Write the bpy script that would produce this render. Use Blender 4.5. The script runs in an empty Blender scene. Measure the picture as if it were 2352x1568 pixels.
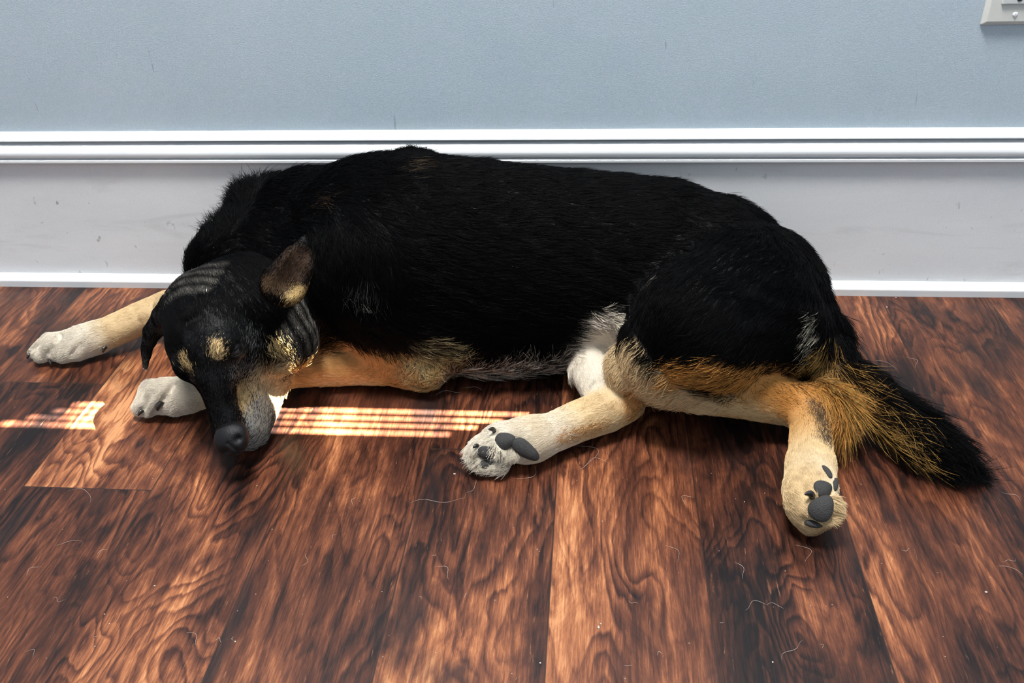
import bpy, bmesh, math, random
import numpy as np
from mathutils import Vector, Matrix
from mathutils.bvhtree import BVHTree

random.seed(7); RNG = np.random.default_rng(11)
sc = bpy.context.scene
COL = sc.collection
QUICK = False

# ------------------------------------------------------------------ camera
FPX, PITCH, YAW, ROLL = 2080.0, 0.57233, 0.102788, -0.040009
CAM = np.array([-0.016223, -0.993712, 0.569255])
W_, H_ = 2352, 1568
def _rx(a): return np.array([[1,0,0],[0,math.cos(a),-math.sin(a)],[0,math.sin(a),math.cos(a)]])
def _rz(a): return np.array([[math.cos(a),-math.sin(a),0],[math.sin(a),math.cos(a),0],[0,0,1]])
ROT = _rz(YAW) @ _rx(math.pi/2-PITCH) @ _rz(ROLL)
cam_data = bpy.data.cameras.new('camera'); cam = bpy.data.objects.new('camera', cam_data); COL.objects.link(cam)
M = Matrix([list(r)+[0] for r in ROT] + [[0,0,0,1]]); M.translation = Vector(CAM)
cam.matrix_world = M
cam_data.sensor_width = 36; cam_data.lens = FPX*36/W_; cam_data.clip_start = 0.02
sc.camera = cam

# ------------------------------------------------------------------ light and exposure
world = bpy.data.worlds.new('world'); sc.world = world; world.use_nodes = True
bg = world.node_tree.nodes['Background']; bg.inputs[0].default_value = (0.80,0.90,1.0,1); bg.inputs[1].default_value = 0.70
def area(name, loc, target, size, power, color, size_y=None):
    l = bpy.data.lights.new(name, 'AREA'); l.energy = power; l.color = color; l.size = size
    if size_y: l.shape = 'RECTANGLE'; l.size_y = size_y
    o = bpy.data.objects.new(name, l); COL.objects.link(o); o.location = loc
    o.rotation_euler = (Vector(target)-Vector(loc)).to_track_quat('-Z','Y').to_euler()
    return o
area('overhead_light', (-0.25,-0.50,2.45), (-0.05,-0.25,0), 0.60, 104, (1.0,0.985,0.96), 0.45)  # unseen area lamp added below the ceiling for soft overhead light
sun = bpy.data.lights.new('sun','SUN'); sun.energy = 235; sun.angle = math.radians(0.20); sun.color = (1,0.93,0.74)
so = bpy.data.objects.new('sun', sun); COL.objects.link(so)
EL = math.radians(53)
TAU = 0.05      # the sun stands a little towards the back wall
so.rotation_euler = Vector((-math.cos(EL),-TAU*math.sin(EL),-math.sin(EL))).to_track_quat('-Z','Y').to_euler()
sc.view_settings.view_transform = 'Standard'; sc.view_settings.look = 'None'
sc.view_settings.exposure = 0.0; sc.view_settings.gamma = 1.0; sc.view_settings.use_curve_mapping = False
sc.cycles.use_denoising = True
sc.cycles.max_bounces = 6; sc.cycles.diffuse_bounces = 3; sc.cycles.glossy_bounces = 3
sc.cycles.transparent_max_bounces = 6
sc.cycles_curves.shape = 'RIBBONS'; sc.cycles_curves.subdivisions = 2

# ------------------------------------------------------------------ helpers
def ray(u,v):
    d = ROT @ np.array([(u-W_/2)/FPX, -(v-H_/2)/FPX, -1.0]); return d
def P(u,v,h):
    d = ray(u,v); return CAM + (h-CAM[2])/d[2]*d
def PY(u,v,y):
    d = ray(u,v); return CAM + (y-CAM[1])/d[1]*d
def tag(o, label=None, cat=None, group=None, kind=None):
    if label: o['label']=label
    if cat: o['category']=cat
    if group: o['group']=group
    if kind: o['kind']=kind
    return o
def link_mesh(name, verts, faces, mat, parent=None, smooth=False):
    me = bpy.data.meshes.new(name); me.from_pydata([tuple(map(float,v)) for v in verts], [], [tuple(f) for f in faces]); me.update()
    if mat: me.materials.append(mat)
    if smooth: me.shade_smooth()
    o = bpy.data.objects.new(name, me); COL.objects.link(o)
    if parent: o.parent = parent
    return o
def box(bm, x0,x1,y0,y1,z0,z1):
    vs=[bm.verts.new(p) for p in ((x0,y0,z0),(x1,y0,z0),(x1,y1,z0),(x0,y1,z0),(x0,y0,z1),(x1,y0,z1),(x1,y1,z1),(x0,y1,z1))]
    for f in ((0,3,2,1),(4,5,6,7),(0,1,5,4),(1,2,6,5),(2,3,7,6),(3,0,4,7)): bm.faces.new([vs[i] for i in f])
def bm_obj(name, bm, mat, parent=None, bevel=0, smooth=False, seg=3):
    if bevel: bmesh.ops.bevel(bm, geom=bm.edges[:], offset=bevel, segments=seg, affect='EDGES', profile=0.5)
    me = bpy.data.meshes.new(name); bm.to_mesh(me); bm.free()
    if mat: me.materials.append(mat)
    if smooth: me.shade_smooth()
    o = bpy.data.objects.new(name, me); COL.objects.link(o)
    if parent: o.parent = parent
    return o
class NT:
    def __init__(s, name):
        s.m = bpy.data.materials.new(name); s.m.use_nodes = True; s.t = s.m.node_tree; s.t.nodes.clear()
        s.out = s.n('ShaderNodeOutputMaterial'); s.b = s.n('ShaderNodeBsdfPrincipled'); s.l(s.b,'BSDF',s.out,'Surface')
    def n(s, ty, **k):
        nd = s.t.nodes.new(ty)
        for a,b in k.items(): setattr(nd,a,b)
        return nd
    def l(s,a,ao,b,bi): s.t.links.new(a.outputs[ao], b.inputs[bi])
    def math(s, op, a, b=None, c=None, clamp=False):
        nd = s.n('ShaderNodeMath', operation=op, use_clamp=clamp)
        for i,x in enumerate((a,b,c)):
            if x is None: continue
            if isinstance(x,(int,float)): nd.inputs[i].default_value = x
            else: s.t.links.new(x, nd.inputs[i])
        return nd.outputs[0]
    def noise(s, vec, scale, detail=4, rough=0.5, dist=0, mapscale=None, loc=None):
        if mapscale or loc is not None:
            mp = s.n('ShaderNodeMapping')
            if mapscale: mp.inputs['Scale'].default_value = mapscale
            s.t.links.new(vec, mp.inputs['Vector'])
            if loc is not None:
                if isinstance(loc,tuple): mp.inputs['Location'].default_value = loc
                else: s.t.links.new(loc, mp.inputs['Location'])
            vec = mp.outputs[0]
        nd = s.n('ShaderNodeTexNoise'); nd.inputs['Scale'].default_value=scale; nd.inputs['Detail'].default_value=detail
        nd.inputs['Roughness'].default_value=rough; nd.inputs['Distortion'].default_value=dist
        s.t.links.new(vec, nd.inputs['Vector']); return nd.outputs[0]
    def ramp(s, fac, stops, interp='LINEAR'):
        nd = s.n('ShaderNodeValToRGB'); cr = nd.color_ramp; cr.interpolation = interp
        while len(cr.elements) < len(stops): cr.elements.new(0.5)
        for e,(p,c) in zip(cr.elements, stops): e.position = p; e.color = (*c,1) if len(c)==3 else c
        s.t.links.new(fac, nd.inputs[0]); return nd.outputs[0]
    def mix(s, fac, a, b, blend='MIX'):
        nd = s.n('ShaderNodeMix', data_type='RGBA', blend_type=blend)
        for i,x in ((0,fac),(6,a),(7,b)):
            if isinstance(x,(int,float)): nd.inputs[i].default_value = x
            elif isinstance(x,tuple): nd.inputs[i].default_value = (*x,1)
            else: s.t.links.new(x, nd.inputs[i])
        return nd.outputs[2]
    def bump(s, h, strength, dist):
        nd = s.n('ShaderNodeBump'); nd.inputs['Strength'].default_value=strength; nd.inputs['Distance'].default_value=dist
        s.t.links.new(h, nd.inputs['Height']); s.l(nd,'Normal',s.b,'Normal')
    def set(s, **k):
        for a,b in k.items():
            i = s.b.inputs[a.replace('_',' ')]
            if isinstance(b,(int,float)): i.default_value = b
            elif isinstance(b,tuple): i.default_value = (*b,1)
            else: s.t.links.new(b, i)

# ------------------------------------------------------------------ materials
def m_wall():
    s = NT('wall_paint'); tc = s.n('ShaderNodeTexCoord').outputs['Object']
    n1 = s.noise(tc, 900, 3, 0.6); n2 = s.noise(tc, 9, 4, 0.6); n3 = s.noise(tc, 60, 2, 0.5)
    c = s.ramp(n2, [(0.3,(0.385,0.465,0.530)),(0.7,(0.445,0.515,0.585))])
    c = s.mix(s.ramp(n3,[(0.35,(0,0,0)),(0.7,(1,1,1))]), c, s.mix(0.5,c,(0.40,0.50,0.53)))
    c = s.mix(0.35, c, s.ramp(n1,[(0.3,(0.30,0.36,0.42)),(0.7,(0.53,0.61,0.66))]))
    sc1 = s.noise(tc, 1, 2, 0.5, 0, (90,90,14))
    c = s.mix(s.ramp(sc1,[(0.735,(0,0,0)),(0.76,(0.6,0.6,0.6))]), c, (0.22,0.25,0.27))
    s.set(Base_Color=c, Roughness=0.55); s.bump(n1, 0.35, 0.0006); return s.m
def m_trim():
    s = NT('trim_paint'); tc = s.n('ShaderNodeTexCoord').outputs['Object']
    n1 = s.noise(tc, 800, 3, 0.6); n2 = s.noise(tc, 3, 5, 0.6, 0.5, (1,1,3))
    c = s.ramp(n2, [(0.3,(0.66,0.67,0.69)),(0.7,(0.80,0.80,0.80))])
    c = s.mix(0.12, c, s.ramp(n1,[(0.35,(0.5,0.5,0.5)),(0.65,(0.95,0.95,0.97))]))
    # scuffs: dark flecks
    n3 = s.noise(tc, 1, 3, 0.6, 0.3, (70,70,50)); n4 = s.noise(tc, 4, 2, 0.5, 0, (1,1,2))
    f = s.math('MULTIPLY', s.ramp(n3,[(0.66,(0,0,0)),(0.72,(1,1,1))]), s.ramp(n4,[(0.5,(0,0,0)),(0.62,(0.7,0.7,0.7))]))
    c = s.mix(f, c, (0.20,0.18,0.17))
    n5 = s.noise(tc, 7, 4, 0.6, 0.8, (1,1,5))
    c = s.mix(s.ramp(n5,[(0.58,(0,0,0)),(0.75,(0.35,0.35,0.35))]), c, (0.50,0.49,0.48))
    s.set(Base_Color=c, Roughness=0.42); s.bump(n1, 0.15, 0.0004); return s.m
def m_white():
    s = NT('trim_gloss_paint'); tc = s.n('ShaderNodeTexCoord').outputs['Object']
    n2 = s.noise(tc, 5, 5, 0.6, 0.5, (1,1,8))
    c = s.ramp(n2, [(0.3,(0.66,0.68,0.70)),(0.7,(0.73,0.74,0.75))])
    n3 = s.noise(tc, 1, 3, 0.6, 0.3, (60,60,110))
    c = s.mix(s.ramp(n3,[(0.72,(0,0,0)),(0.77,(0.5,0.5,0.5))]), c, (0.42,0.38,0.32))
    s.set(Base_Color=c, Roughness=0.48); return s.m
def m_floor():
    s = NT('laminate_wood')
    tc = s.n('ShaderNodeTexCoord').outputs['Object']
    at = s.n('ShaderNodeAttribute', attribute_name='plank'); sep = s.n('ShaderNodeSeparateColor'); s.l(at,'Color',sep,'Color')
    r,g,b = sep.outputs
    off = s.n('ShaderNodeCombineXYZ'); s.t.links.new(s.math('MULTIPLY',r,37.0),off.inputs[0]); s.t.links.new(s.math('MULTIPLY',g,53.0),off.inputs[1]); s.t.links.new(s.math('MULTIPLY',r,91.0),off.inputs[2])
    add = s.n('ShaderNodeVectorMath', operation='ADD'); s.t.links.new(tc,add.inputs[0]); s.t.links.new(off.outputs[0],add.inputs[1])
    v = add.outputs[0]
    sx = s.n('ShaderNodeSeparateXYZ'); s.t.links.new(v, sx.inputs[0])
    big = s.noise(v, 1, 2, 0.55, 0.6, (11,3.2,11))         # growth field: its level lines are the figure
    wob = s.noise(v, 1, 3, 0.6, 0.5, (40,11,40))
    ringf = s.math('ADD', s.math('ADD', s.math('MULTIPLY', sx.outputs[0], 42.0), s.math('MULTIPLY', big, 17.0)), s.math('MULTIPLY', wob, 2.2))
    ring = s.math('FRACT', ringf)
    ringl = s.ramp(ring, [(0.0,(0.0,0.0,0.0)),(0.10,(0.25,0.25,0.25)),(0.38,(0.75,0.75,0.75)),(0.80,(1,1,1)),(0.95,(0.35,0.35,0.35)),(1.0,(0.0,0.0,0.0))])
    lmask = s.ramp(s.noise(v, 1, 2, 0.5, 0.3, (14,5,14), (3.3,8.1,1.7)), [(0.36,(0.15,0.15,0.15)),(0.6,(1,1,1))])
    blot = s.noise(v, 1, 5, 0.66, 0.9, (21,7,21))
    tone = s.noise(v, 1, 2, 0.5, 0.8, (10,2.8,10), (4.1,2.2,7.7))
    fib = s.noise(v, 1, 5, 0.78, 0.2, (640,46,640)); fib2 = s.noise(v, 1, 4, 0.65, 0.5, (170,13,170))
    val = s.math('MULTIPLY', s.math('MULTIPLY', s.math('SUBTRACT', ringl, 0.75), lmask), 0.34)
    val = s.math('ADD', val, s.math('MULTIPLY', s.math('SUBTRACT', tone, 0.5), 1.35))
    val = s.math('ADD', val, s.math('MULTIPLY', s.math('SUBTRACT', fib, 0.5), 0.75))
    val = s.math('ADD', val, s.math('MULTIPLY', s.math('SUBTRACT', fib2, 0.5), 0.70))
    val = s.math('ADD', val, s.math('MULTIPLY', s.math('SUBTRACT', b, 0.47), 0.62))
    val = s.math('ADD', val, s.math('MULTIPLY', s.math('SUBTRACT', blot, 0.5), 1.10))
    val = s.math('ADD', val, 0.44, clamp=True)
    c = s.ramp(val, [(0.0,(0.006,0.003,0.003)),(0.20,(0.018,0.007,0.005)),(0.42,(0.060,0.019,0.010)),(0.60,(0.125,0.041,0.019)),(0.80,(0.27,0.098,0.040)),(1.0,(0.48,0.22,0.095))])
    fl = s.noise(v, 1, 3, 0.7, 0.3, (420,40,420), (2.2,5.1,0.4))
    c = s.mix(s.ramp(fl,[(0.66,(0,0,0)),(0.78,(0.5,0.5,0.5))]), c, (0.42,0.20,0.10))
    # soft charcoal smudges printed in the laminate
    sm = s.noise(v, 1, 3, 0.55, 0.5, (13,6,13), (9.1,1.2,3.7))
    c = s.mix(s.ramp(sm,[(0.55,(0,0,0)),(0.70,(0.85,0.85,0.85))]), c, (0.012,0.008,0.008))
    e = s.n('ShaderNodeAttribute', attribute_name='seam'); sp = s.n('ShaderNodeSeparateXYZ'); s.l(e,'Vector',sp,'Vector')
    ex = s.math('MINIMUM', sp.outputs[0], sp.outputs[1])
    seam = s.math('LESS_THAN', ex, 0.0006)
    c = s.mix(s.math('MULTIPLY', seam, 0.85), c, (0.02,0.011,0.008))
    s.set(Base_Color=c, Roughness=s.math('ADD', s.math('MULTIPLY', fib, 0.25), 0.20), Specular_IOR_Level=0.32)
    hgt = s.math('SUBTRACT', s.math('ADD', fib, s.math('MULTIPLY',fib2,0.8)), s.math('MULTIPLY', seam, 2.0))
    s.bump(hgt, 0.35, 0.0005); return s.m
def m_plain(name, col, rough=0.5, **k):
    s = NT(name); tc = s.n('ShaderNodeTexCoord').outputs['Object']; n = s.noise(tc, 120, 3, 0.5)
    c = s.mix(n, tuple(x*0.92 for x in col), tuple(min(1,x*1.08) for x in col))
    s.set(Base_Color=c, Roughness=rough, **k); return s.m
MW, MT, MG, MF = m_wall(), m_trim(), m_white(), m_floor()
M_CREAM = m_plain('plate_plastic', (0.60,0.60,0.56), 0.35)
M_REC = m_plain('receptacle_plastic', (0.55,0.56,0.55), 0.3)
M_HOLE = m_plain('socket_dark', (0.01,0.01,0.01), 0.8)
M_SCREW = m_plain('screw_paint', (0.82,0.83,0.84), 0.3)

# ------------------------------------------------------------------ room
X0, X1, YB, YF, ZC = -2.2, 0.75, 0.024, -2.4, 2.6
WALL_Y = 0.024
link_mesh('wall_back', [(X0,YB,0),(X1,YB,0),(X1,YB,ZC),(X0,YB,ZC),(X0,YB+.1,0),(X1,YB+.1,0),(X1,YB+.1,ZC),(X0,YB+.1,ZC)],
          [(0,1,2,3),(7,6,5,4),(0,4,5,1),(3,2,6,7),(0,3,7,4),(1,5,6,2)], MW)['kind']='structure'
# floor: planks laid out with their own faces in one mesh
PL, OFF = 0.127, -0.553776
vs, fs, pc, sm_ = [], [], [], []
prnd = random.Random(5)
known = {-1:-0.215, 0:-0.383, 3:-0.311}
tones = {-4:(.5,.5),-3:(.35,.4),-2:(.42,.5),-1:(.28,.5),0:(.38,.66),1:(.50,.50),2:(.42,.42),3:(.50,.36),4:(.60,.6),5:(.36,.36),6:(.44,.44),7:(.50,.50),8:(.52,.52)}
for k in range(-13, 11):
    xa, xb = OFF+PL*k, OFF+PL*(k+1)
    xa, xb = max(xa,X0), min(xb,X1)
    if xb <= xa: continue
    j0 = known.get(k, -0.80 - prnd.random()*0.5)
    js = sorted({YF, YB} | {j for j in (j0, j0-1.2, j0+1.2) if YF < j < YB})
    for pi_,(a,b) in enumerate(zip(js[:-1], js[1:])):
        tn_ = tones.get(k,(.45,.45))[min(1, 1 if a>=j0-1e-6 else 0)]
        i = len(vs); vs += [(xa,a,0),(xb,a,0),(xb,b,0),(xa,b,0)]; fs.append((i,i+1,i+2,i+3))
        pc.append((prnd.random(), prnd.random(), tn_+prnd.uniform(-.04,.04))); sm_.append((xa,xb,a,b))
# (each plank is split in a fine strip around its edge so that the seam attribute reads the distance to it)
V2, F2, C2, S2 = [], [], [], []
for (xa,xb,a,b), c in zip(sm_, pc):
    xm, ym = (xa+xb)/2, (a+b)/2; n = len(V2)
    xs = [xa, xm, xb]; ys = [a, min(a+.06,ym), max(b-.06,ym), b]
    for y in ys:
        for x in xs: V2.append((x,y,0)); S2.append((min(x-xa,xb-x), min(y-a,b-y), 0)); C2.append(c)
    for j in range(3):
        for i in range(2): F2.append((n+j*3+i, n+j*3+i+1, n+(j+1)*3+i+1, n+(j+1)*3+i))
floor = link_mesh('floor', V2, F2, MF); floor['kind']='structure'
ca = floor.data.attributes.new('plank','FLOAT_COLOR','POINT'); ca.data.foreach_set('color', np.array([(*c,1) for c in C2],dtype=np.float32).ravel())
va = floor.data.attributes.new('seam','FLOAT_VECTOR','POINT'); va.data.foreach_set('vector', np.array(S2,dtype=np.float32).ravel())

def zat(v, Y): return PY(2340, v, Y)[2]
def extrude(name, prof, mat, x0, x1, parent=None, smooth=False):
    n=len(prof); v=[(x0,y,z) for y,z in prof]+[(x1,y,z) for y,z in prof]
    f=[(i,(i+1)%n,n+(i+1)%n,n+i) for i in range(n)]+[tuple(range(n-1,-1,-1)),tuple(range(n,2*n))]
    o=link_mesh(name,v,f,mat,parent); return o
bf = 0.014   # board face
board = [(WALL_Y,0),(bf,0),(bf,zat(369,bf)),(WALL_Y,zat(369,bf))]
bb = extrude('baseboard_back', board, MT, X0, X1); bb['kind']='structure'
# base cap: bead line, groove, wide band, groove, top band
def rnd(c0, c1, n=4, bulge=0.0):
    return [(c0[0]+(c1[0]-c0[0])*t - bulge*math.sin(math.pi*t), c0[1]+(c1[1]-c0[1])*t) for t in [i/n for i in range(n+1)]]
f0, f1 = 0.0085, 0.0130
zz = lambda v: zat(v, 0.008)
cap = [(WALL_Y,zz(370)),(bf,zz(370)),(f0-.001,zz(370)-.0008),(f0-.001,zz(366.5)),(f0+.001,zz(365.5)),(f1,zz(364.6)),(f1,zz(362.6)),(f0+.001,zz(360.5))]
cap += rnd((f0-.000,zz(359)),(f0+.006,zz(331)),8,0.003)
cap += [(f0+.012,zz(327)),(f0+.012,zz(325)),(f0+.004,zz(321))] + rnd((f0+.004,zz(320)),(f0+.012,zz(307)),6,0.002) + [(WALL_Y-.003,zz(304.5)),(WALL_Y,zz(303.5))]
cp = extrude('trim_1', cap, MG, X0, X1); cp['kind']='structure'
zs = zat(648,0.0)
shoe = [(bf,0),(0.0,0)] + [(bf-.014*math.cos(a)*1.0, 0.008+ (zat(648,bf)-0.008)*math.sin(a)) for a in [i*math.pi/16 for i in range(9)]]
sh = extrude('trim_2', shoe, MG, X0, X1); sh['kind']='structure'

# right wall with the window whose blind lets four thin slits of sun through
TEL = math.tan(EL)
stripes = []      # y0,y1,x_right,x_left on the floor
for i,(yc,hw_,xr,xl) in enumerate(((-.2530,.0036,-.078,-.572),(-.2650,.0033,-.104,-.588),(-.2765,.0030,-.130,-.610),(-.2885,.0037,-.156,-.634))):
    stripes.append((yc-hw_, yc+hw_, xr, xl))
wy0, wy1, wz0, wz1 = -0.75, 0.02, 0.95, 2.05
bm = bmesh.new()
box(bm, X1, X1+.1, YF, wy0, 0, ZC); box(bm, X1, X1+.1, wy1, YB+.1, 0, ZC)
box(bm, X1, X1+.1, wy0, wy1, 0, wz0); box(bm, X1, X1+.1, wy0, wy1, wz1, ZC)
bm_obj('wall_right', bm, MW)['kind']='structure'
bm = bmesh.new(); t_=0.002; xs_=X1+.03
def slab(y0,y1,z0,z1,s0=TAU,s1=TAU):
    q=[(y0+s0*z0,z0),(y1+s1*z0,z0),(y1+s1*z1,z1),(y0+s0*z1,z1)]
    v=[bm.verts.new((x,y,z)) for x in (xs_,xs_+t_) for y,z in q]
    for f in ((0,3,2,1),(4,5,6,7),(0,1,5,4),(1,2,6,5),(2,3,7,6),(3,0,4,7)): bm.faces.new([v[i] for i in f])
ss = sorted(stripes, key=lambda s:-s[0])   # from wall side to front
slab(ss[0][1], wy1, wz0, wz1, TAU, 0)
for i,(a,b,xr,xl) in enumerate(ss):
    z0=(xs_-xr)*TEL; z1=(xs_-xl)*TEL
    slab(a,b,wz0,z0); slab(a,b,z1,wz1); slab(a,b,(xs_+.402)*TEL,(xs_+.493)*TEL)     # the last is an added slab that keeps the sun off the skull
    if i+1<len(ss): slab(ss[i+1][1],a,wz0,wz1)
    else: slab(wy0,a,wz0,wz1,0,TAU)
bm_obj('window_1', bm, MG)['kind']='structure'
bm = bmesh.new(); box(bm, X0, X1+.1, YF, YB+.1, ZC, ZC+.1); bm_obj('ceiling', bm, MG)['kind']='structure'

# outlet
ol = bpy.data.objects.new('electrical_outlet', None); COL.objects.link(ol)
zb = PY(2300,56,WALL_Y)[2]; xl = PY(2251,56,WALL_Y)[0]; xc = PY(2331,33,WALL_Y-.005)[0]
PWI, PHE = 2*(xc-xl), 0.118
ol.location = (xc, WALL_Y, zb)
tag(ol, 'ivory duplex electrical outlet with screwed plate on the blue-grey wall', 'outlet')
bm = bmesh.new(); hw=PWI/2; d=0.0055; c=0.0038
lo=[(-hw,0,0),(hw,0,0),(hw,0,PHE),(-hw,0,PHE)]; mid=[(x,-.0018,z) for x,_,z in lo]; hi=[(-hw+c,-d,c),(hw-c,-d,c),(hw-c,-d,PHE-c),(-hw+c,-d,PHE-c)]
L=[[bm.verts.new(p) for p in q] for q in (lo,mid,hi)]
for a,b in ((0,1),(1,2)):
    for i in range(4): bm.faces.new([L[a][i],L[a][(i+1)%4],L[b][(i+1)%4],L[b][i]])
bm.faces.new(L[2]); bm_obj('cover_plate', bm, M_CREAM, ol, bevel=0.0008, seg=2)
def rec(zc):
    bm=bmesh.new(); box(bm,-.0165,.0165,-d-.0022,-d+.001,zc-.0145,zc+.0145)
    o=bm_obj('receptacle',bm,M_REC,ol,bevel=0.0015)
    for (sx,z,w,h_) in ((-.0063,zc+.004,.0022,.009),(.0063,zc+.004,.0022,.007)):
        bm=bmesh.new(); box(bm,sx-w/2,sx+w/2,-d-.0026,-d-.0020,z-h_/2,z+h_/2); bm_obj('slot',bm,M_HOLE,o)
    bm=bmesh.new(); bmesh.ops.create_cone(bm,cap_ends=True,segments=20,radius1=.0026,radius2=.0026,depth=.0006,matrix=Matrix.Translation((0,-d-.0023,zc-.0085))@Matrix.Rotation(math.pi/2,4,'X'))
    bm_obj('slot',bm,M_HOLE,o)
zrec = PY(2331,8,WALL_Y-d)[2]-zb
rec(zrec+.0135); rec(PHE-zrec-.0135)
for z in (PY(2331,33,WALL_Y-d)[2]-zb, PHE-(PY(2331,33,WALL_Y-d)[2]-zb)):
    bm=bmesh.new(); bmesh.ops.create_uvsphere(bm,u_segments=20,v_segments=10,radius=.0027,matrix=Matrix.Translation((0,-d,z))@Matrix.Diagonal((1,.45,1,1)))
    o=bm_obj('screw',bm,M_SCREW,ol,smooth=True)
    bm=bmesh.new(); box(bm,-.00022,.00022,-d-.00135,-d-.0009,z-.0025,z+.0025); bm_obj('screw_slot',bm,M_REC,o)
#DOG
# ------------------------------------------------------------------ the dog's body: one skin grown round its bones
BLK=(0.0012,0.0012,0.0015); TAN=(0.50,0.285,0.110); ORG=(0.46,0.205,0.050); CRM=(0.62,0.45,0.25); WHT=(0.66,0.585,0.475); GRY=(0.22,0.215,0.20); BRN=(0.10,0.055,0.025); GOLD=(0.30,0.165,0.040)
class Chain:
    def __init__(s, name, pts, col, k=0.012, L=0.008, lift=0.25, flat=None, sub=False, rev=False):
        s.name=name; s.p=np.array([P(a,b,c) for a,b,c,_ in pts]); s.r=np.array([q[3] for q in pts]); s.k=k; s.L=L; s.lift=lift; s.flat=flat; s.sub=sub; s.rev=rev
        if isinstance(col,tuple): col=[col]*len(pts)
        s.c=np.array(col)
    def dist(s, X):
        """signed distance, segment tangent, colour for points X (N,3)"""
        best=np.full(len(X),9.0,np.float32); T=np.zeros((len(X),3),np.float32); C=np.zeros((len(X),3),np.float32)
        p=s.p; r=s.r
        for i in range(max(1,len(p)-1)):
            a=p[i]; b=p[min(i+1,len(p)-1)]; ab=b-a; L2=max(1e-9,ab@ab)
            d=X-a; t=np.clip(d@ab/L2,0,1); q=d-t[:,None]*ab
            if s.flat is not None:
                n,f=s.flat; qn=q@n; q=q+np.outer(qn*(1/f-1),n)
            rr=r[i]+(r[min(i+1,len(p)-1)]-r[i])*t
            dd=np.linalg.norm(q,axis=1)-rr
            if s.flat is not None: dd=dd*s.flat[1]
            m=dd<best; best[m]=dd[m]
            T[m]=(ab/math.sqrt(L2))*(-1 if s.rev else 1)
            C[m]=(s.c[i]+(s.c[min(i+1,len(p)-1)]-s.c[i])*t[:,None])[m]
        return best,T,C
VIEW = lambda u,v: (lambda d: d/np.linalg.norm(d))(ray(u,v))
def u3(v): v=np.array(v,float); return v/np.linalg.norm(v)
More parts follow.
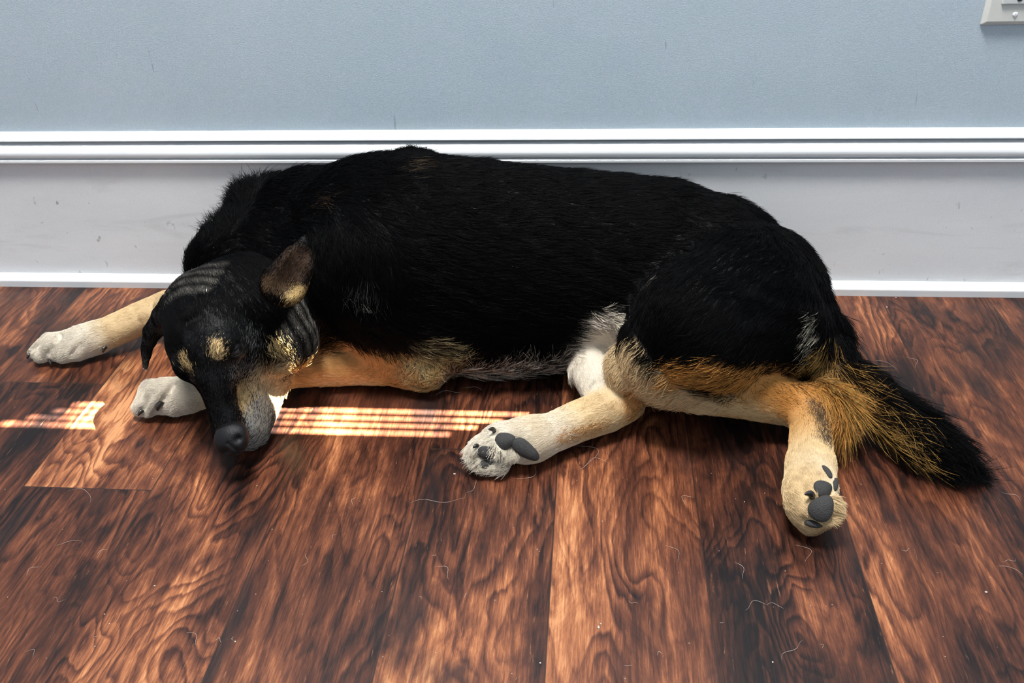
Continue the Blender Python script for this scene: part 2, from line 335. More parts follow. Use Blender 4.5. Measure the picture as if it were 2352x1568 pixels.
chains = [
 Chain('torso', [(605,560,.118,.056),(645,548,.120,.070),(720,562,.117,.084),(860,588,.118,.104),(960,598,.119,.109),(1080,606,.117,.107),(1200,612,.113,.103),(1350,620,.110,.100),(1500,635,.107,.099),(1610,655,.104,.092),(1700,695,.100,.082),(1748,752,.092,.062)], BLK, 0.03, .017, .20, flat=(np.array([0.,1.,0.]),.84)),
 Chain('shoulder', [(950,400,.19,.020),(900,470,.17,.04),(860,600,.13,.07),(890,690,.098,.040)], BLK, 0.03, .018, .2),
 Chain('belly', [(1000,745,.062,.052),(1150,775,.045,.036),(1270,765,.045,.034)], BLK, 0.03, .020, .35),
 Chain('neck', [(526,612,.118,.043),(565,590,.122,.046),(610,600,.115,.055),(690,640,.100,.062)], BLK, 0.018, .014, .25),
 Chain('throat', [(600,770,.055,.048),(690,740,.060,.050),(760,720,.07,.046)], [BLK,BLK,BLK], 0.02, .016, .25),
 Chain('thigh', [(1690,690,.118,.067),(1610,755,.108,.066),(1540,810,.085,.050),(1470,845,.063,.032)], [BLK,BLK,BLK,CRM], 0.022, .013, .2),
 Chain('shank', [(1450,848,.060,.024),(1520,865,.058,.029),(1600,880,.056,.029),(1700,900,.047,.0255),(1800,925,.037,.0215),(1866,932,.031,.0215)], [CRM,CRM,TAN,TAN,ORG,ORG], 0.010, .007, .12),
 Chain('hock', [(1895,905,.034,.012),(1870,940,.031,.0215),(1863,1000,.029,.0195),(1862,1070,.027,.0195)], [ORG,ORG,TAN,CRM], 0.010, .005, .12),
 Chain('hind_paw', [(1862,1070,.027,.020),(1858,1125,.027,.0225),(1866,1165,.026,.0205)], [CRM,CRM,CRM], 0.010, .0042, .2),
 Chain('hind_toe', [(1870,1090,.033,.013),(1885,1118,.036,.0135)], WHT, 0.006, .0042, .2),
 Chain('hind_toe', [(1850,1150,.030,.017),(1890,1168,.032,.0150)], CRM, 0.006, .0042, .2),
 Chain('hind_toe', [(1855,1175,.018,.014),(1862,1202,.014,.0095)], CRM, 0.006, .0042, .2),
 Chain('low_thigh', [(1385,735,.048,.030),(1362,790,.040,.0275),(1362,850,.034,.024),(1385,895,.030,.0225),(1425,925,.027,.0195)], [WHT,WHT,WHT,WHT,CRM], 0.012, .006, .1),
 Chain('low_hock', [(1438,925,.026,.0175),(1395,942,.026,.0215),(1330,966,.025,.0200),(1265,995,.024,.0190),(1215,1012,.024,.0205)], [TAN,CRM,CRM,WHT,WHT], 0.008, .005, .12),
 Chain('low_paw', [(1225,1005,.024,.020),(1160,1015,.022,.0200),(1120,1032,.018,.017)], [CRM,WHT,WHT], 0.010, .0042, .2),
 Chain('low_toe', [(1175,1010,.026,.013),(1140,1006,.026,.0125)], WHT, 0.005, .0042, .2),
 Chain('low_toe', [(1150,1032,.024,.013),(1102,1036,.020,.0115)], WHT, 0.005, .0042, .2),
 Chain('low_toe', [(1150,1060,.012,.010),(1115,1066,.010,.009)], WHT, 0.005, .0042, .2),
 Chain('upper_arm', [(860,660,.11,.05),(905,750,.062,.044),(955,812,.034,.032)], [BLK,BLK,BLK], 0.02, .014, .2),
 Chain('foreleg', [(972,838,.027,.0265),(900,828,.027,.0270),(830,830,.026,.0255),(750,838,.025,.0230),(680,850,.023,.0185),(600,872,.022,.016),(500,893,.021,.0165)], [TAN,TAN,TAN,TAN,TAN,CRM,CRM], 0.012, .008, .14),
 Chain('fore_paw', [(500,895,.021,.017),(430,905,.022,.0190),(380,910,.022,.0195)], [CRM,WHT,WHT], 0.010, .0042, .2),
 Chain('fore_toe', [(430,912,.020,.0175),(405,925,.017,.0140)], WHT, 0.004, .0042, .2),
 Chain('fore_toe', [(370,905,.021,.016),(345,930,.015,.0125)], WHT, 0.004, .0042, .2),
 Chain('fore_toe', [(350,900,.020,.014),(325,935,.012,.0095)], WHT, 0.004, .0042, .2),
 Chain('far_leg', [(450,738,.055,.026),(388,708,.036,.0215),(320,732,.030,.0190),(255,762,.025,.0185),(200,782,.021,.0175)], [BLK,CRM,CRM,CRM,WHT], 0.010, .005, .12),
 Chain('far_paw', [(215,778,.021,.0175),(165,790,.020,.0175),(130,797,.018,.0165)], WHT, 0.010, .0042, .2),
 Chain('far_toe', [(175,800,.018,.015),(148,812,.014,.0115)], WHT, 0.004, .0042, .2),
 Chain('far_toe', [(130,792,.018,.0135),(98,815,.011,.0100)], WHT, 0.004, .0042, .2),
 Chain('far_toe', [(115,785,.017,.011),(80,808,.009,.0075)], WHT, 0.004, .0042, .2),
 Chain('skull', [(505,798,.086,.041),(497,760,.096,.0465),(485,722,.102,.0465)], BLK, 0.02, .0065, .14),
 Chain('temple', [(565,670,.115,.038),(610,720,.100,.040),(640,778,.078,.037)], BLK, 0.02, .009, .2, rev=True),
 Chain('cheek', [(575,800,.062,.038),(615,785,.064,.036)], BLK, 0.02, .008, .25, rev=True),
 Chain('jaw', [(568,985,.020,.0215),(580,930,.029,.0265),(595,870,.042,.030)], [(0.07,0.07,0.065),(0.05,0.045,0.04),CRM], 0.014, .006, .2),
 Chain('muzzle', [(540,985,.036,.0215),(540,930,.045,.0265),(530,870,.058,.0310),(520,815,.070,.037)], BLK, 0.014, .004, .14),
 Chain('bridge', [(528,985,.047,.012),(512,930,.062,.0135),(497,870,.080,.017),(490,810,.098,.020)], BLK, 0.012, .003, .1),
 Chain('brow', [(497,800,.106,.013),(520,770,.108,.013)], BLK, 0.012, .0035, .1),
 Chain('brow', [(430,838,.082,.012),(425,800,.088,.014)], BLK, 0.012, .0035, .1),
 Chain('hang_ear', [(392,715,.108,.018),(368,738,.094,.0145),(345,770,.078,.0118),(336,805,.062,.0090),(334,838,.050,.0048)], BLK, 0.008, .003, .12, flat=(u3((1,.5,.1)),.55)),
 Chain('tail', [(1785,728,.080,.045),(1855,772,.060,.036),(1915,850,.042,.024),(1998,915,.033,.021),(2090,980,.026,.020),(2175,1040,.020,.014),(2215,1066,.013,.007)], BLK, 0.02, .030, .27),
]
for c in chains:
    if c.name=='torso': c.p=c.p+np.array([0,0.013,-0.009]); c.r=c.r*1.075
    if c.name=='belly': c.p=c.p+np.array([0,0.012,-0.008])
    if c.name in ('skull','temple','cheek','jaw','muzzle','bridge','brow'):
        w=np.clip((c.p[:,2]-.035)/.055,0,1)
        for i in range(len(c.p)):
            q=CAM-c.p[i]; c.p[i]=c.p[i]+q/np.linalg.norm(q)*(.032 if c.name=='temple' else .034)*w[i]
# the standing ear: a cupped flap, carved towards the viewer's side
eb=P(650,640,.122); E0=PY(652,652,-.294); E1=PY(685,602,-.293); E2=PY(699,552,-.284)
vd=VIEW(660,640)
ear=Chain('ear', [(0,0,0,.0215),(0,0,0,.0160),(0,0,0,.0045)], BLK, 0.006, .0035, .12, flat=(vd,.62)); ear.p=np.array([E0,E1,E2])
cut=Chain('ear_cut', [(0,0,0,.0195),(0,0,0,.0140),(0,0,0,.003)], BLK, 0.003, .0, .1, sub=True, flat=(vd,.7)); cut.p=np.array([E0+(P(668,672,.12)-P(645,655,.12))*0.6,E1+(P(655,660,.12)-P(650,660,.12)),E2*.75+E1*.25])-vd*.0105
chains += [ear, cut]

VOX = 0.0021
allp=np.concatenate([c.p for c in chains if not c.sub]); allr=np.concatenate([c.r for c in chains if not c.sub])
lo=(allp-allr[:,None]).min(0)-.012; lo[2]=-.012; hi=(allp+allr[:,None]).max(0)+.012
N=np.ceil((hi-lo)/VOX).astype(int)
G=np.full(tuple(N),0.05,np.float32)
ax=[lo[i]+VOX*np.arange(N[i]) for i in range(3)]
for c in chains:
    a=np.maximum(0,((c.p-c.r[:,None]).min(0)-.032-lo)//VOX).astype(int); b=np.minimum(N,((c.p+c.r[:,None]).max(0)+.032-lo)//VOX+1).astype(int)
    gx,gy,gz=np.meshgrid(*[ax[i][a[i]:b[i]] for i in range(3)],indexing='ij')
    X=np.stack([gx.ravel(),gy.ravel(),gz.ravel()],1).astype(np.float32)
    d=c.dist(X)[0].reshape(gx.shape); sl=tuple(slice(a[i],b[i]) for i in range(3)); g=G[sl]
    if c.sub:
        h=np.maximum(c.k-np.abs(g+d),0)/c.k; G[sl]=np.maximum(g,-d)+h*h*c.k*.25
    else:
        h=np.maximum(c.k-np.abs(g-d),0)/c.k; G[sl]=np.minimum(g,d)-h*h*c.k*.25
# clefts between the toes, pressed into the skin
def march(u,v):
    d=ray(u,v); d=d/np.linalg.norm(d); t=np.arange(.55,1.4,.0012); X=CAM+t[:,None]*d; I=np.round((X-lo)/VOX).astype(int)
    ok=((I>=0)&(I<N)).all(1); I=np.clip(I,0,N-1); g=np.where(ok,G[I[:,0],I[:,1],I[:,2]],1); j=np.argmax(g<0)
    return X[j] if g[j]<0 else None
for pts,r in (([(402,883),(388,903),(370,928),(356,952)],.0032),([(352,903),(336,925),(324,950)],.0022),
              ([(140,772),(124,790),(111,815),(117,836)],.0032),([(98,782),(78,798),(64,812)],.0022),([(185,790),(165,815)],.0016),
              ([(1832,1100),(1842,1126),(1858,1145),(1880,1142),(1908,1132)],.0030),([(1846,1190),(1880,1192),(1915,1184)],.0024),([(1885,1092),(1905,1100)],.002),
              ([(1132,992),(1146,1012),(1160,1034)],.0028),([(1095,1046),(1130,1054),(1160,1052)],.0026),([(1170,1034),(1188,1010)],.0022),
              ([(432,745),(455,735)],.001)):
    q=[march(a,b) for a,b in pts]; q=[x for x in q if x is not None]
    if len(q)<2: continue
    c=Chain('cleft',[(0,0,0,r)]*len(q),BLK,.004,sub=True); c.p=np.array(q)
    a=np.maximum(0,((c.p-r).min(0)-.012-lo)//VOX).astype(int); b=np.minimum(N,((c.p+r).max(0)+.012-lo)//VOX+1).astype(int)
    gx,gy,gz=np.meshgrid(*[ax[i][a[i]:b[i]] for i in range(3)],indexing='ij'); dd=c.dist(np.stack([gx.ravel(),gy.ravel(),gz.ravel()],1))[0].reshape(gx.shape)
    sl=tuple(slice(a[i],b[i]) for i in range(3)); g=G[sl]; h=np.maximum(c.k-np.abs(g+dd),0)/c.k; G[sl]=np.maximum(g,-dd)+h*h*c.k*.25
# rest on the floor and against the skirting
zfl=(0.0015-ax[2])[None,None,:]; h=np.maximum(.006-np.abs(G-zfl),0)/.006; G=np.maximum(G,zfl)+h*h*.0015
yw=(ax[1]-(-0.008))[None,:,None]; G=np.maximum(G,yw)
import openvdb
grid=openvdb.FloatGrid(0.05); grid.copyFromArray(G); vv,qq=grid.convertToQuads(0.0)
V=np.array(vv,np.float64)*VOX+lo
me=bpy.data.meshes.new('dog'); me.from_pydata(V.tolist(),[],np.array(qq).tolist()); me.update()
bm=bmesh.new(); bm.from_mesh(me)
for _ in range(1): bmesh.ops.smooth_vert(bm,verts=bm.verts,factor=0.5,use_axis_x=True,use_axis_y=True,use_axis_z=True)
bmesh.ops.recalc_face_normals(bm,faces=bm.faces); bm.to_mesh(me); 
bvh=BVHTree.FromBMesh(bm); bm.free(); me.shade_smooth()
def S(u,v):
    d=Vector(ray(u,v)).normalized(); loc,nor,idx,dist=bvh.ray_cast(Vector(CAM),d)
    if loc is None: loc=Vector(P(u,v,.02)); nor=Vector((0,0,1))
    return np.array(loc),np.array(nor)
V=np.array([v.co for v in me.vertices]); VN=np.array([v.normal for v in me.vertices])
# colour patches of the coat, two of them painted light: (points on the coat, radius, softness, colour)
def patch(pts,r,soft,col,amt=1.0): return (np.array([S(a,b)[0] for a,b in pts]),r,soft,np.array(col),amt)
patches=[
 patch([(790,815),(850,820),(930,840)],.009,.010,TAN), patch([(985,850),(990,870)],.012,.012,(0.40,0.28,0.12),.7),
 patch([(685,850),(720,845)],.007,.004,TAN),
 patch([(740,880),(860,880)],.004,.008,CRM,.8),
 patch([(1380,760),(1365,850)],.020,.006,WHT), patch([(1400,740),(1395,770)],.010,.008,WHT), patch([(1310,830),(1345,785),(1385,745)],.008,.007,WHT),
 patch([(1440,860),(1500,895),(1600,935)],.014,.016,CRM),
 patch([(1440,820),(1450,840)],.010,.014,CRM,.9),
 patch([(1560,865),(1640,860),(1720,870),(1790,890)],.011,.012,ORG,.9),
 patch([(1620,935),(1720,950),(1790,975)],.006,.012,CRM,.8),
 patch([(1880,930),(1900,985),(1902,1010)],.005,.010,(0.03,0.022,0.015),.85),
 patch([(1855,1090),(1830,1150),(1850,1190)],.012,.012,CRM,.8),
 patch([(1290,1010),(1390,978)],.003,.007,ORG,.8), patch([(1450,910),(1462,945)],.006,.008,ORG,.8),
 patch([(1868,740),(1872,790)],.004,.010,(0.40,0.36,0.28),.6),
 patch([(1878,820),(1872,865)],.008,.009,(0.36,0.23,0.09),.75),
 patch([(1930,900),(1960,960),(2000,1010)],.010,.010,GOLD,.38),
 patch([(1895,840),(1925,900)],.010,.010,GOLD,.38),
 patch([(498,792),(500,812)],.0042,.0030,(0.52,0.36,0.17)), patch([(424,828),(437,848)],.0036,.0035,(0.52,0.36,0.17)),
 patch([(640,805),(656,815)],.0050,.003,(0.50,0.36,0.16)),
 patch([(650,850),(625,870),(630,900),(640,930)],.009,.006,CRM),
 patch([(590,870),(605,900)],.010,.010,(0.40,0.30,0.17),.75),
 patch([(550,905),(562,930)],.007,.008,(0.38,0.26,0.12),.8),
 patch([(590,960),(585,1000),(560,1035)],.011,.010,(0.26,0.255,0.24),.62),
 patch([(610,930),(600,985)],.008,.010,(0.28,0.26,0.22),.7),
 patch([(570,775),(590,800)],.005,.008,(0.10,0.10,0.10),.4), patch([(540,850),(580,850)],.004,.008,(0.14,0.13,0.12),.6),
 patch([(652,650),(680,600)],.011,.004,(0.075,0.045,0.028),.95), patch([(610,655),(640,655)],.006,.004,(0.10,0.06,0.03),.9), patch([(672,685),(690,672)],.0055,.003,(0.55,0.38,0.16)),  # the last one paints the sunlit ear base into the coat colour
 patch([(950,372),(935,385)],.004,.010,(0.05,0.035,0.022),.6), patch([(720,465),(735,468)],.003,.006,(0.05,0.03,0.018),.6),  # the first is the shoulder bump's highlight, put into the colour
]
BCH=[c for c in chains if not c.sub]
def lookup(X, hairs=False):
    """coat colour, hair flow, length and lift at points X"""
    n=len(X); D=[];
    wT=np.zeros((n,3)); wC=np.zeros((n,3)); wL=np.zeros(n); wf=np.zeros(n); ws=np.zeros(n)
    ds=[c.dist(X) for c in BCH]; dm=np.min([d[0] for d in ds],0)
    for c,(d,T,C) in zip(BCH,ds):
        w=np.exp(-(d-dm)/0.0045); wT+=w[:,None]*T; wC+=w[:,None]*C; wL+=w*c.L; wf+=w*c.lift; ws+=w
    C=wC/ws[:,None]
    for pts,r,soft,col,amt in patches:
        dd=np.full(n,9.)
        for i in range(max(1,len(pts)-1)):
            a=pts[i]; b=pts[min(i+1,len(pts)-1)]; ab=b-a; t=np.clip((X-a)@ab/max(1e-9,ab@ab),0,1); dd=np.minimum(dd,np.linalg.norm(X-a-t[:,None]*ab,axis=1))
        w=np.clip(1-(dd-r)/soft,0,1); w=w*w*(3-2*w)*amt
        if hairs and amt<1: w=(RNG.random(n)<w*1.1)*.92
        C=C*(1-w[:,None])+col*w[:,None]
    return C,wT/ws[:,None],wL/ws,wf/ws
VC,_,_,_=lookup(V)
a_=me.color_attributes.new('coat','FLOAT_COLOR','POINT'); a_.data.foreach_set('color',np.concatenate([VC*.8,np.ones((len(V),1))],1).astype(np.float32).ravel())
sk=NT('dog_coat_skin'); at=sk.n('ShaderNodeAttribute',attribute_name='coat'); sk.l(at,'Color',sk.b,'Base Color'); sk.set(Roughness=0.65, Specular_IOR_Level=0.25)
me.materials.append(sk.m)
dog=bpy.data.objects.new('dog',me); COL.objects.link(dog)
tag(dog,'black and tan shepherd-type dog asleep on the wood floor against the baseboard','dog')
# ------------------------------------------------------------------ nose, eyes, pads, claws
def m_leather(name, col, rough, bscale=900, bs=0.6, spec=0.5):
    s=NT(name); tc=s.n('ShaderNodeTexCoord').outputs['Object']
    vo=s.n('ShaderNodeTexVoronoi'); vo.inputs['Scale'].default_value=bscale; s.t.links.new(tc,vo.inputs['Vector'])
    n=s.noise(tc,300,4,.6); c=s.mix(n,tuple(x*.7 for x in col),tuple(x*1.3 for x in col))
    s.set(Base_Color=c,Roughness=rough,Specular_IOR_Level=spec); s.bump(vo.outputs[0],bs,.0006); return s.m
M_NOSE=m_leather('nose_leather',(0.005,0.005,0.006),.52,1300,.35,.25)
M_PAD=m_leather('pad_leather',(0.030,0.029,0.028),.75,1300,.8,.4)
M_CLAW=m_plain('claw_horn',(0.022,0.018,0.016),.25)
M_EYE=m_plain('eye_wet',(0.010,0.007,0.006),.06)
M_LID=m_leather('lid_skin',(0.002,0.002,0.002),.6,900,.3,.15)
holes=[]        # (centre, radius): no fur grows here
def frame(n, t):
    n=u3(n); t=np.array(t)-n*np.dot(t,n); t=u3(t); b=np.cross(n,t); return t,b,n
def blob(name, u,v, du,dv, a,b,c, mat, sink=0.72, shape=None, nrm=None, sub=4, parent=None, pos=None, hole=0.82):
    p,n=S(u,v)
    if pos is not None: p=pos
    if nrm is not None: n=nrm
    q=P(u+du,v+dv,p[2]); t,bb,n=frame(n, q-P(u,v,p[2]))
    bm=bmesh.new(); bmesh.ops.create_icosphere(bm,subdivisions=sub,radius=1)
    for w in bm.verts:
        x,y,z=w.co
        if shape: x,y,z=shape(x,y,z)
        w.co=Vector(p+t*x*a+bb*y*b+n*(z*c+c*(0.5-sink)))
    o=bm_obj(name,bm,mat,parent or dog,smooth=True)
    if hole: holes.append((p,max(a,b)*hole, t, bb, a*hole, b*hole))
    return o
def tri(x,y,z): return x, y*(1-.28*x), z*(1-.25*(x*x+y*y))
def bean(x,y,z): return x+.25*y*y, y, z
# nose: pushed out in front of the muzzle with two nostrils
def nose_shape(x,y,z):
    z2=z; 
    for sx in (-1,1):
        d=math.hypot(x-.30,(y-sx*.50)); 
        if z>0: z2-=.32*math.exp(-(d/.20)**2)
    if z>0: z2-=.10*math.exp(-(y/.10)**2)*(1 if x>0 else 0)
    w=1-.22*max(0,x)**2-.10*max(0,-x)
    return x,y*w,z2
npos=S(530,1010)[0]
nn=u3(np.array([0.02,-0.86,0.42]))
nose=blob('nose',530,1004,6,40,.0160,.0175,.0120,M_NOSE,shape=nose_shape,nrm=nn,pos=npos-nn*.004,sub=5,sink=.3,hole=0)
holes.append((npos-nn*.002,.0078,np.array([1.,0,0]),np.array([0,0,1.]),.0165,.0165))
nose['label']='black leathery nose'
# eyes: dark wet ball between two lids
def eye(u,v,du,dv,r,lab,op=1.0):
    p,n=S(u,v); n=u3(n*.6-VIEW(u,v)*.4)
    t,b,n=frame(n, P(u+du,v+dv,p[2])-P(u,v,p[2]))
    bm=bmesh.new(); bmesh.ops.create_uvsphere(bm,u_segments=24,v_segments=16,radius=r,matrix=Matrix.Translation(Vector(p-n*r*.72)))
    e=bm_obj('eye',bm,M_EYE,dog,smooth=True); e['label']=lab
    for s_,hgt in ((1,.34),(-1,.20)):
        bm=bmesh.new(); vs_=[]
        for i in range(13):
            f=-1+2*i/12; row=[]
            for j in range(6):
                g=j/5
                lx=f*r*1.45; ly=s_*((hgt*r*(1-f*f)*op)*(1-g)+g*(r*1.15*math.sqrt(max(0,1-f*f*.9))+.0006)); 
                lz=math.sqrt(max(.0,(r*1.05)**2-min(lx*lx+ly*ly,(r*1.0)**2)))-r*.70+.0006*math.sin(math.pi*g)
                row.append(bm.verts.new(Vector(p+t*lx+b*ly+n*lz)))
            vs_.append(row)
        for i in range(12):
            for j in range(5): bm.faces.new([vs_[i][j],vs_[i+1][j],vs_[i+1][j+1],vs_[i][j+1]])
        o=bm_obj('eyelid',bm,M_LID,dog,smooth=True)
        md=o.modifiers.new('thick','SOLIDIFY'); md.thickness=.0006; md.offset=0
    holes.append((p,r*1.0,t,b,r*1.15,r*.55))
eye(545,808,20,-26,.0085,'dark half-open eye above the muzzle')
eye(447,869,20,12,.0062,'dark half-closed eye beside the paw',.6)
# mouth line of the lower lip
# pads of the hind feet
blob('paw_pad',1160,1012,24,-6,.0100,.0080,.0055,M_PAD,shape=tri)
blob('paw_pad',1122,1042,26,8,.0110,.0068,.005,M_PAD,shape=tri)
blob('paw_pad',1118,1067,26,4,.0085,.0040,.004,M_PAD)
blob('paw_pad',1208,1034,-14,-34,.0150,.0078,.006,M_PAD,shape=bean)
blob('paw_pad',1888,1166,16,-22,.0118,.0095,.0055,M_PAD,shape=tri)
blob('paw_pad',1893,1121,20,-8,.0095,.0075,.005,M_PAD,shape=tri)
blob('paw_pad',1868,1204,28,-12,.0075,.0030,.0035,M_PAD)
blob('paw_pad',1900,1082,14,18,.0080,.0034,.003,M_PAD)
blob('paw_pad',1919,1112,2,18,.0075,.0030,.003,M_PAD)
# claws
def claw(u,v,u2,v2,h1,h2,r,lab=None):
    a=P(u,v,h1); b=P(u2,v2,h2); bm=bmesh.new(); prev=None; n=10; ax_=u3(b-a); t,bb,_=frame(ax_,np.array([.2,.1,1])); t,bb=np.cross(ax_,np.array([0,0,1.])),None
    t=u3(t); bb=np.cross(ax_,t); up=bb if bb[2]>0 else -bb
    for i in range(n+1):
        f=i/n; c=a+(b-a)*f+up*math.sin(math.pi*f)*.15*np.linalg.norm(b-a); rr=r*math.sqrt(max(0,1-f**2))*.95+.0002
        ring=[bm.verts.new(Vector(c+(t*math.cos(x)*.75+up*math.sin(x))*rr)) for x in [k*math.pi/5 for k in range(10)]]
        if prev:
            for k in range(10): bm.faces.new([prev[k],prev[(k+1)%10],ring[(k+1)%10],ring[k]])
        else: bm.faces.new(ring)
        prev=ring
    bm.faces.new(prev); o=bm_obj('claw',bm,M_CLAW,dog,smooth=True)
for (u,v,u2,v2,r) in ((373,922,361,944,.0033),(329,942,317,955,.0024),(112,826,118,838,.0020),(70,812,62,824,.0022),(243,796,236,810,.0026),(1136,990,1122,986,.0024),(1098,1024,1086,1028,.0022),(1866,1140,1848,1134,.0032)):
    p,nr=S(u,v); q=PY(u2,v2,p[1]-.006); 
    if q[2]<.001: q=P(u2,v2,.0015)
    p=p+nr*.0005; bm=None
    claw(u,v,u2,v2,p[2],max(.0012,q[2]),r)

# ------------------------------------------------------------------ the coat
def fur_object(name, roots, nrm, flow, L, lift, C0, C1, rad, K=5, clump=.30, wild=.11, droop=0.0, label=None):
    n=len(roots)
    nf=flow-(flow*nrm).sum(1)[:,None]*nrm; nl=np.linalg.norm(nf,axis=1)[:,None]; nf=nf/np.maximum(nl,1e-6)
    bt=np.cross(nrm,nf)
    X=roots
    def wav(f,ph): return np.sin(X[:,0]*f+ph)*np.sin(X[:,1]*f*1.13+ph*2.1)+.7*np.sin(X[:,2]*f*.93+X[:,0]*f*.5+ph*.7)
    side=clump*np.clip((L-.004)/.010,.10,1.3)*(wav(260,.3)+.8*wav(520,1.9)+.5*wav(95,4.1))*.5+RNG.normal(0,wild,n)
    up=lift*(1+.35*wav(330,2.7)+RNG.normal(0,.25,n))+.02
    d0=nf*np.cos(up)[:,None]+nrm*np.sin(up)[:,None]+bt*side[:,None]; d0/=np.linalg.norm(d0,axis=1)[:,None]
    Ls=L*(1+RNG.normal(0,.22,n)).clip(.45,1.7)
    bend=bt*(RNG.normal(0,.12,n)+.12*wav(410,.9))[:,None] - nrm*(.10+RNG.random(n)*.16)[:,None]
    if droop: bend=bend+np.array([0,0,-1.])*droop
    pos=np.zeros((n,K,3),np.float32)
    for i in range(K):
        s=i/(K-1); pos[:,i]=roots-nrm*.0006*(i==0)+Ls[:,None]*(s*d0+s*s*bend)
    pos[:,:,2]=np.maximum(pos[:,:,2],.0006+RNG.random((n,1))*.0015); pos[:,:,1]=np.minimum(pos[:,:,1],-.0012)
    cu=bpy.data.hair_curves.new(name); cu.add_curves([K]*n)
    cu.attributes['position'].data.foreach_set('vector',pos.reshape(-1))
    ra=cu.attributes.get('radius') or cu.attributes.new('radius','FLOAT','POINT')
    prof=np.array([1,1,.9,.65,.18])[:K] if K==5 else np.linspace(1,.2,K)
    R=(rad*(1+RNG.normal(0,.15,n)).clip(.5,1.6))[:,None]*prof[None,:]; ra.data.foreach_set('value',R.astype(np.float32).reshape(-1))
    s=np.linspace(0,1,K)[None,:,None]**1.3
    C=C0[:,None,:]*(1-s)+C1[:,None,:]*s
    at=cu.attributes.new('coat','FLOAT_COLOR','POINT'); at.data.foreach_set('color',np.concatenate([C,np.ones((n,K,1))],2).astype(np.float32).reshape(-1))
    cu.materials.append(M_FUR)
    o=bpy.data.objects.new(name,cu); COL.objects.link(o); o.parent=dog
    if label: o['label']=label
    return o
fs_=NT('dog_fur'); at=fs_.n('ShaderNodeAttribute',attribute_name='coat'); fs_.l(at,'Color',fs_.b,'Base Color'); fs_.set(Roughness=0.50,Specular_IOR_Level=0.045); M_FUR=fs_.m

me.calc_loop_triangles()
tv=np.zeros(len(me.loop_triangles)*3,np.int32); me.loop_triangles.foreach_get('vertices',tv); tv=tv.reshape(-1,3)
A=V[tv[:,0]]; B=V[tv[:,1]]; Cc=V[tv[:,2]]; cen=(A+B+Cc)/3
tn=np.cross(B-A,Cc-A); ar=np.linalg.norm(tn,axis=1)/2; tn=VN[tv].mean(1)
view=cen-CAM; view/=np.linalg.norm(view,axis=1)[:,None]; fac=-(tn*view).sum(1)
Cf,Tf,Lf,Uf=lookup(cen)
dens=np.where(Lf<.0075,190e4,np.where(Lf<.0095,120e4,60e4))*np.clip((fac+.55)/.35,0,1)*np.where((tn[:,2]<-.75)|(cen[:,2]<.0035),.1,1)*np.where(cen[:,1]>-.012,.1,1)
w=dens*ar; NH=int(w.sum()); 
if QUICK: NH=NH//3
pick=RNG.choice(len(w),NH,p=w/w.sum())
r1=np.sqrt(RNG.random(NH)); r2=RNG.random(NH); b0,b1,b2=1-r1,r1*(1-r2),r1*r2
R0=A[pick]*b0[:,None]+B[pick]*b1[:,None]+Cc[pick]*b2[:,None]
N0=VN[tv[pick,0]]*b0[:,None]+VN[tv[pick,1]]*b1[:,None]+VN[tv[pick,2]]*b2[:,None]; N0/=np.linalg.norm(N0,axis=1)[:,None]
keep=np.ones(NH,bool)
for p,r,t,b,a_,bb_ in holes:
    q=R0-p; keep&=~(((q@t/a_)**2+(q@b/bb_)**2<1)&(np.linalg.norm(q,axis=1)<r*2.2))
R0,N0=R0[keep],N0[keep]; n=len(R0)
C,T,L,U=lookup(R0+RNG.normal(0,.0042,(n,3)),True)
# regional combing: (points, radius, softness, length, lift, direction px or None)
def comb(pts,r,soft,Lv=None,lift=None,dirpx=None):
    global L,U,T
    q=np.array([S(a,b)[0] for a,b in pts]); dd=np.full(n,9.)
    for i in range(max(1,len(q)-1)):
        a=q[i]; b=q[min(i+1,len(q)-1)]; ab=b-a; t=np.clip((R0-a)@ab/max(1e-9,ab@ab),0,1); dd=np.minimum(dd,np.linalg.norm(R0-a-t[:,None]*ab,axis=1))
    w=np.clip(1-(dd-r)/soft,0,1)
    if Lv: L=L*(1-w)+Lv*w
    if lift: U=U*(1-w)+lift*w
    if dirpx is not None:
        u,v=pts[0]; d=u3(P(u+dirpx[0],v+dirpx[1],q[0][2])-q[0]); T=T*(1-w[:,None])+d*w[:,None]
comb([(500,520),(560,440),(640,400),(700,385)],.012,.02,.024,.45,(-25,-25))
comb([(1040,840),(1120,838),(1200,845),(1280,825)],.010,.014,.026,.35,(12,40))
comb([(1380,735),(1400,760)],.008,.010,.014,.5)
comb([(1380,790),(1365,860)],.016,.008,.004,.12)
comb([(1872,740),(1880,860)],.006,.012,.018,.22,(10,40))
comb([(1940,910),(2000,980),(2060,1010)],.020,.02,.045,.30,(60,55))
comb([(1960,820),(2060,920),(2160,1010)],.010,.02,.030,.35)
comb([(1150,1070),(1100,1060),(1085,1040)],.010,.008,.011,.30,(-30,22))
comb([(1140,1030),(1180,1045)],.006,.006,.009,.5,(-10,30))
comb([(1920,1150),(1915,1190)],.005,.006,.008,.3,(30,10))
comb([(990,870),(1020,840)],.010,.012,.014,.35,(15,20))
comb([(660,900),(640,850)],.006,.008,.008,.25,(20,15))
lum=C.mean(1)
# guard hairs: mixed light and dark where the coat is agouti
mixw=np.clip(1-np.abs(lum-.14)/.14,0,1)
flip=RNG.random(n)<.35*mixw; C=np.where(flip[:,None],C*.12,C)
C=C*(1+RNG.normal(0,.14,n))[:,None].clip(.5,1.5)
tip=C*1.12
C0=C*.78; 
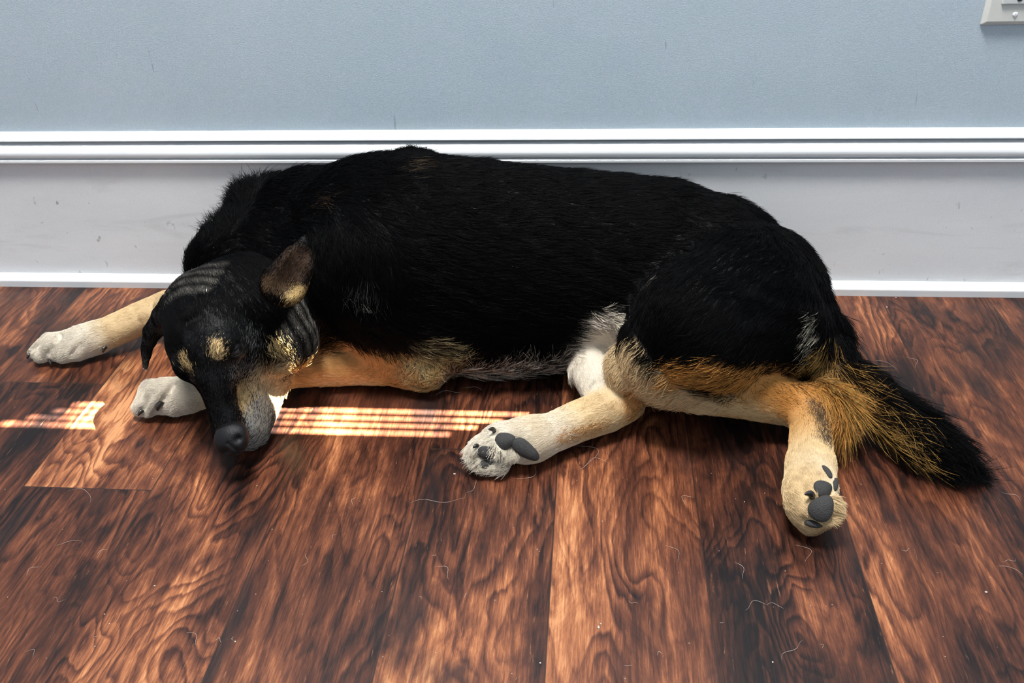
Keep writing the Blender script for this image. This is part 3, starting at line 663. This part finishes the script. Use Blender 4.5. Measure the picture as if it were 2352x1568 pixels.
# pale-tipped fringe under the belly
bel=np.array([P(1050,850,.02),P(1150,852,.02),P(1250,852,.02)]); 
dd=np.min([np.linalg.norm(R0-q,axis=1) for q in [P(u,852,.018) for u in range(1040,1300,20)]],0)
fr=(dd<.019)&(RNG.random(n)<.65*np.clip((.020-dd)/.010,0,1)); tip[fr]=np.array([.60,.55,.47]); C0[fr]=np.array([.05,.045,.04])
gd=np.min([np.linalg.norm(R0-q,axis=1) for q in [S(u,v)[0] for u,v in ((1880,830),(1920,900),(1960,950),(2010,985),(2050,1010))]],0)
gf=(gd<.035)&(RNG.random(n)<.36*np.clip((.04-gd)/.03,0,1)); tip[gf]=np.array([.42,.24,.065]); C0[gf]=np.array([.08,.04,.012])
eld=np.linalg.norm(R0-S(985,840)[0],axis=1); ef=(eld<.035)&(RNG.random(n)<.5); tip[ef]=np.array([.45,.36,.18]); C0[ef]=np.array([.02,.014,.01])
# a few stray white hairs in the black coat
st=RNG.random(n)<.00016; tip[st]=.30; C0[st]=.28
L=L*(1-.2*st)
rad=np.where(L<.0075,.00012,np.where(L<.012,.00016,.00020))
print('hairs',n)
fur_object('fur',R0,N0,T,L,U,C0.clip(0,.9),tip.clip(0,.9),rad,label='short glossy coat with pale fringes')

# ------------------------------------------------------------------ shed hairs and lint on the floor
M_HAIR=m_plain('shed_hair',(0.42,0.38,0.33),.5)
def strands(name, specs, r=.00010):
    vs,fs=[],[]
    for pts in specs:
        pts=[np.array(p) for p in pts]; n=len(pts); base=len(vs)
        for i,p in enumerate(pts):
            t=u3(pts[min(i+1,n-1)]-pts[max(i-1,0)]); a=u3(np.cross(t,[0,0,1.])); b=np.cross(t,a); rr=r*(1-.8*abs(2*i/(n-1)-1)**3)
            for k in range(5): vs.append(p+(a*math.cos(k*1.2566)+b*math.sin(k*1.2566))*rr)
        for i in range(n-1):
            for k in range(5): fs.append((base+i*5+k,base+i*5+(k+1)%5,base+(i+1)*5+(k+1)%5,base+(i+1)*5+k))
    return link_mesh(name,vs,fs,M_HAIR,smooth=True)
hr=random.Random(3); specs=[]
def hair(u0,v0,u1,v1,bow=.15,n=12,wig=0.0):
    a=P(u0,v0,.0006); b=P(u1,v1,.0006); d=b-a; s=np.array([-d[1],d[0],0]); out=[]
    ph=hr.random()*6
    for i in range(n):
        t=i/(n-1); q=a+d*t+s*(bow*math.sin(math.pi*t)+wig*math.sin(7*t+ph)); q[2]=.0005+.0006*math.sin(math.pi*t); out.append(q)
    specs.append(out)
for h in ((128,1252,190,1242,.08),(222,1272,246,1262,.2),(940,1158,1070,1148,.05),(1130,1105,1180,1060,.5),(1180,1100,1225,1060,-.4),(1290,1020,1340,1075,.6),(1330,1080,1400,1062,.3),(150,1130,200,1160,.4),(60,1320,95,1300,.3),(1530,1250,1560,1290,.2),(1760,1390,1800,1400,.3),(1710,1400,1760,1385,.2),(2000,830,2060,850,.3),(2300,1130,2345,1150,.2),(1830,1250,1850,1290,.4),(1000,1300,1030,1330,.3),(430,1450,450,1480,.2),(1690,1290,1705,1330,.2),(1800,1520,1850,1475,.15),(2290,1300,2350,1320,.2),(700,1270,690,1300,.3),(1090,1100,1070,1130,.3),(660,895,690,893,.1),(1060,890,1110,895,.1),(1000,905,1060,900,.1),(60,1495,75,1510,.4),(2080,820,2100,845,.4)):
    hair(*h, wig=hr.uniform(0,.12))
for _ in range(20):
    u=hr.uniform(20,2330); v=hr.uniform(1080,1555); a=hr.uniform(0,6.28); l=hr.uniform(8,34)
    hair(u,v,u+l*math.cos(a),v+l*math.sin(a)*.7,hr.uniform(-.5,.5),wig=hr.uniform(0,.2))
o=strands('shed_hair',specs); tag(o,'fine pale shed dog hairs lying scattered on the wood floor','hair',kind='stuff')
bm=bmesh.new()
for (u,v,r) in [(355,1345,.0011),(240,1410,.0007),(218,1484,.0007),(540,1473,.0008),(1375,1440,.0014),(1380,1432,.0009),(1775,1520,.0008),(2265,1359,.0011),(2037,705,.0012),(2058,683,.001),(590,1115,.0006),(625,1215,.0006),(1710,1152,.0006),(1241,1522,.0007),(1044,1088,.0012),(1436,1558,.0006)]+[(hr.uniform(0,2350),hr.uniform(1050,1560),hr.uniform(.0002,.0005)) for _ in range(60)]:
    c=P(u,v,r*.4); m=Matrix.Translation(Vector(c))@Matrix.Diagonal((r*hr.uniform(.7,1.3),r*hr.uniform(.7,1.3),r*.6,1)); bmesh.ops.create_icosphere(bm,subdivisions=1,radius=1,matrix=m)
o=bm_obj('lint',bm,M_HAIR,smooth=True); tag(o,'tiny white specks of lint and crumbs dotted over the wood floor','lint',kind='stuff')
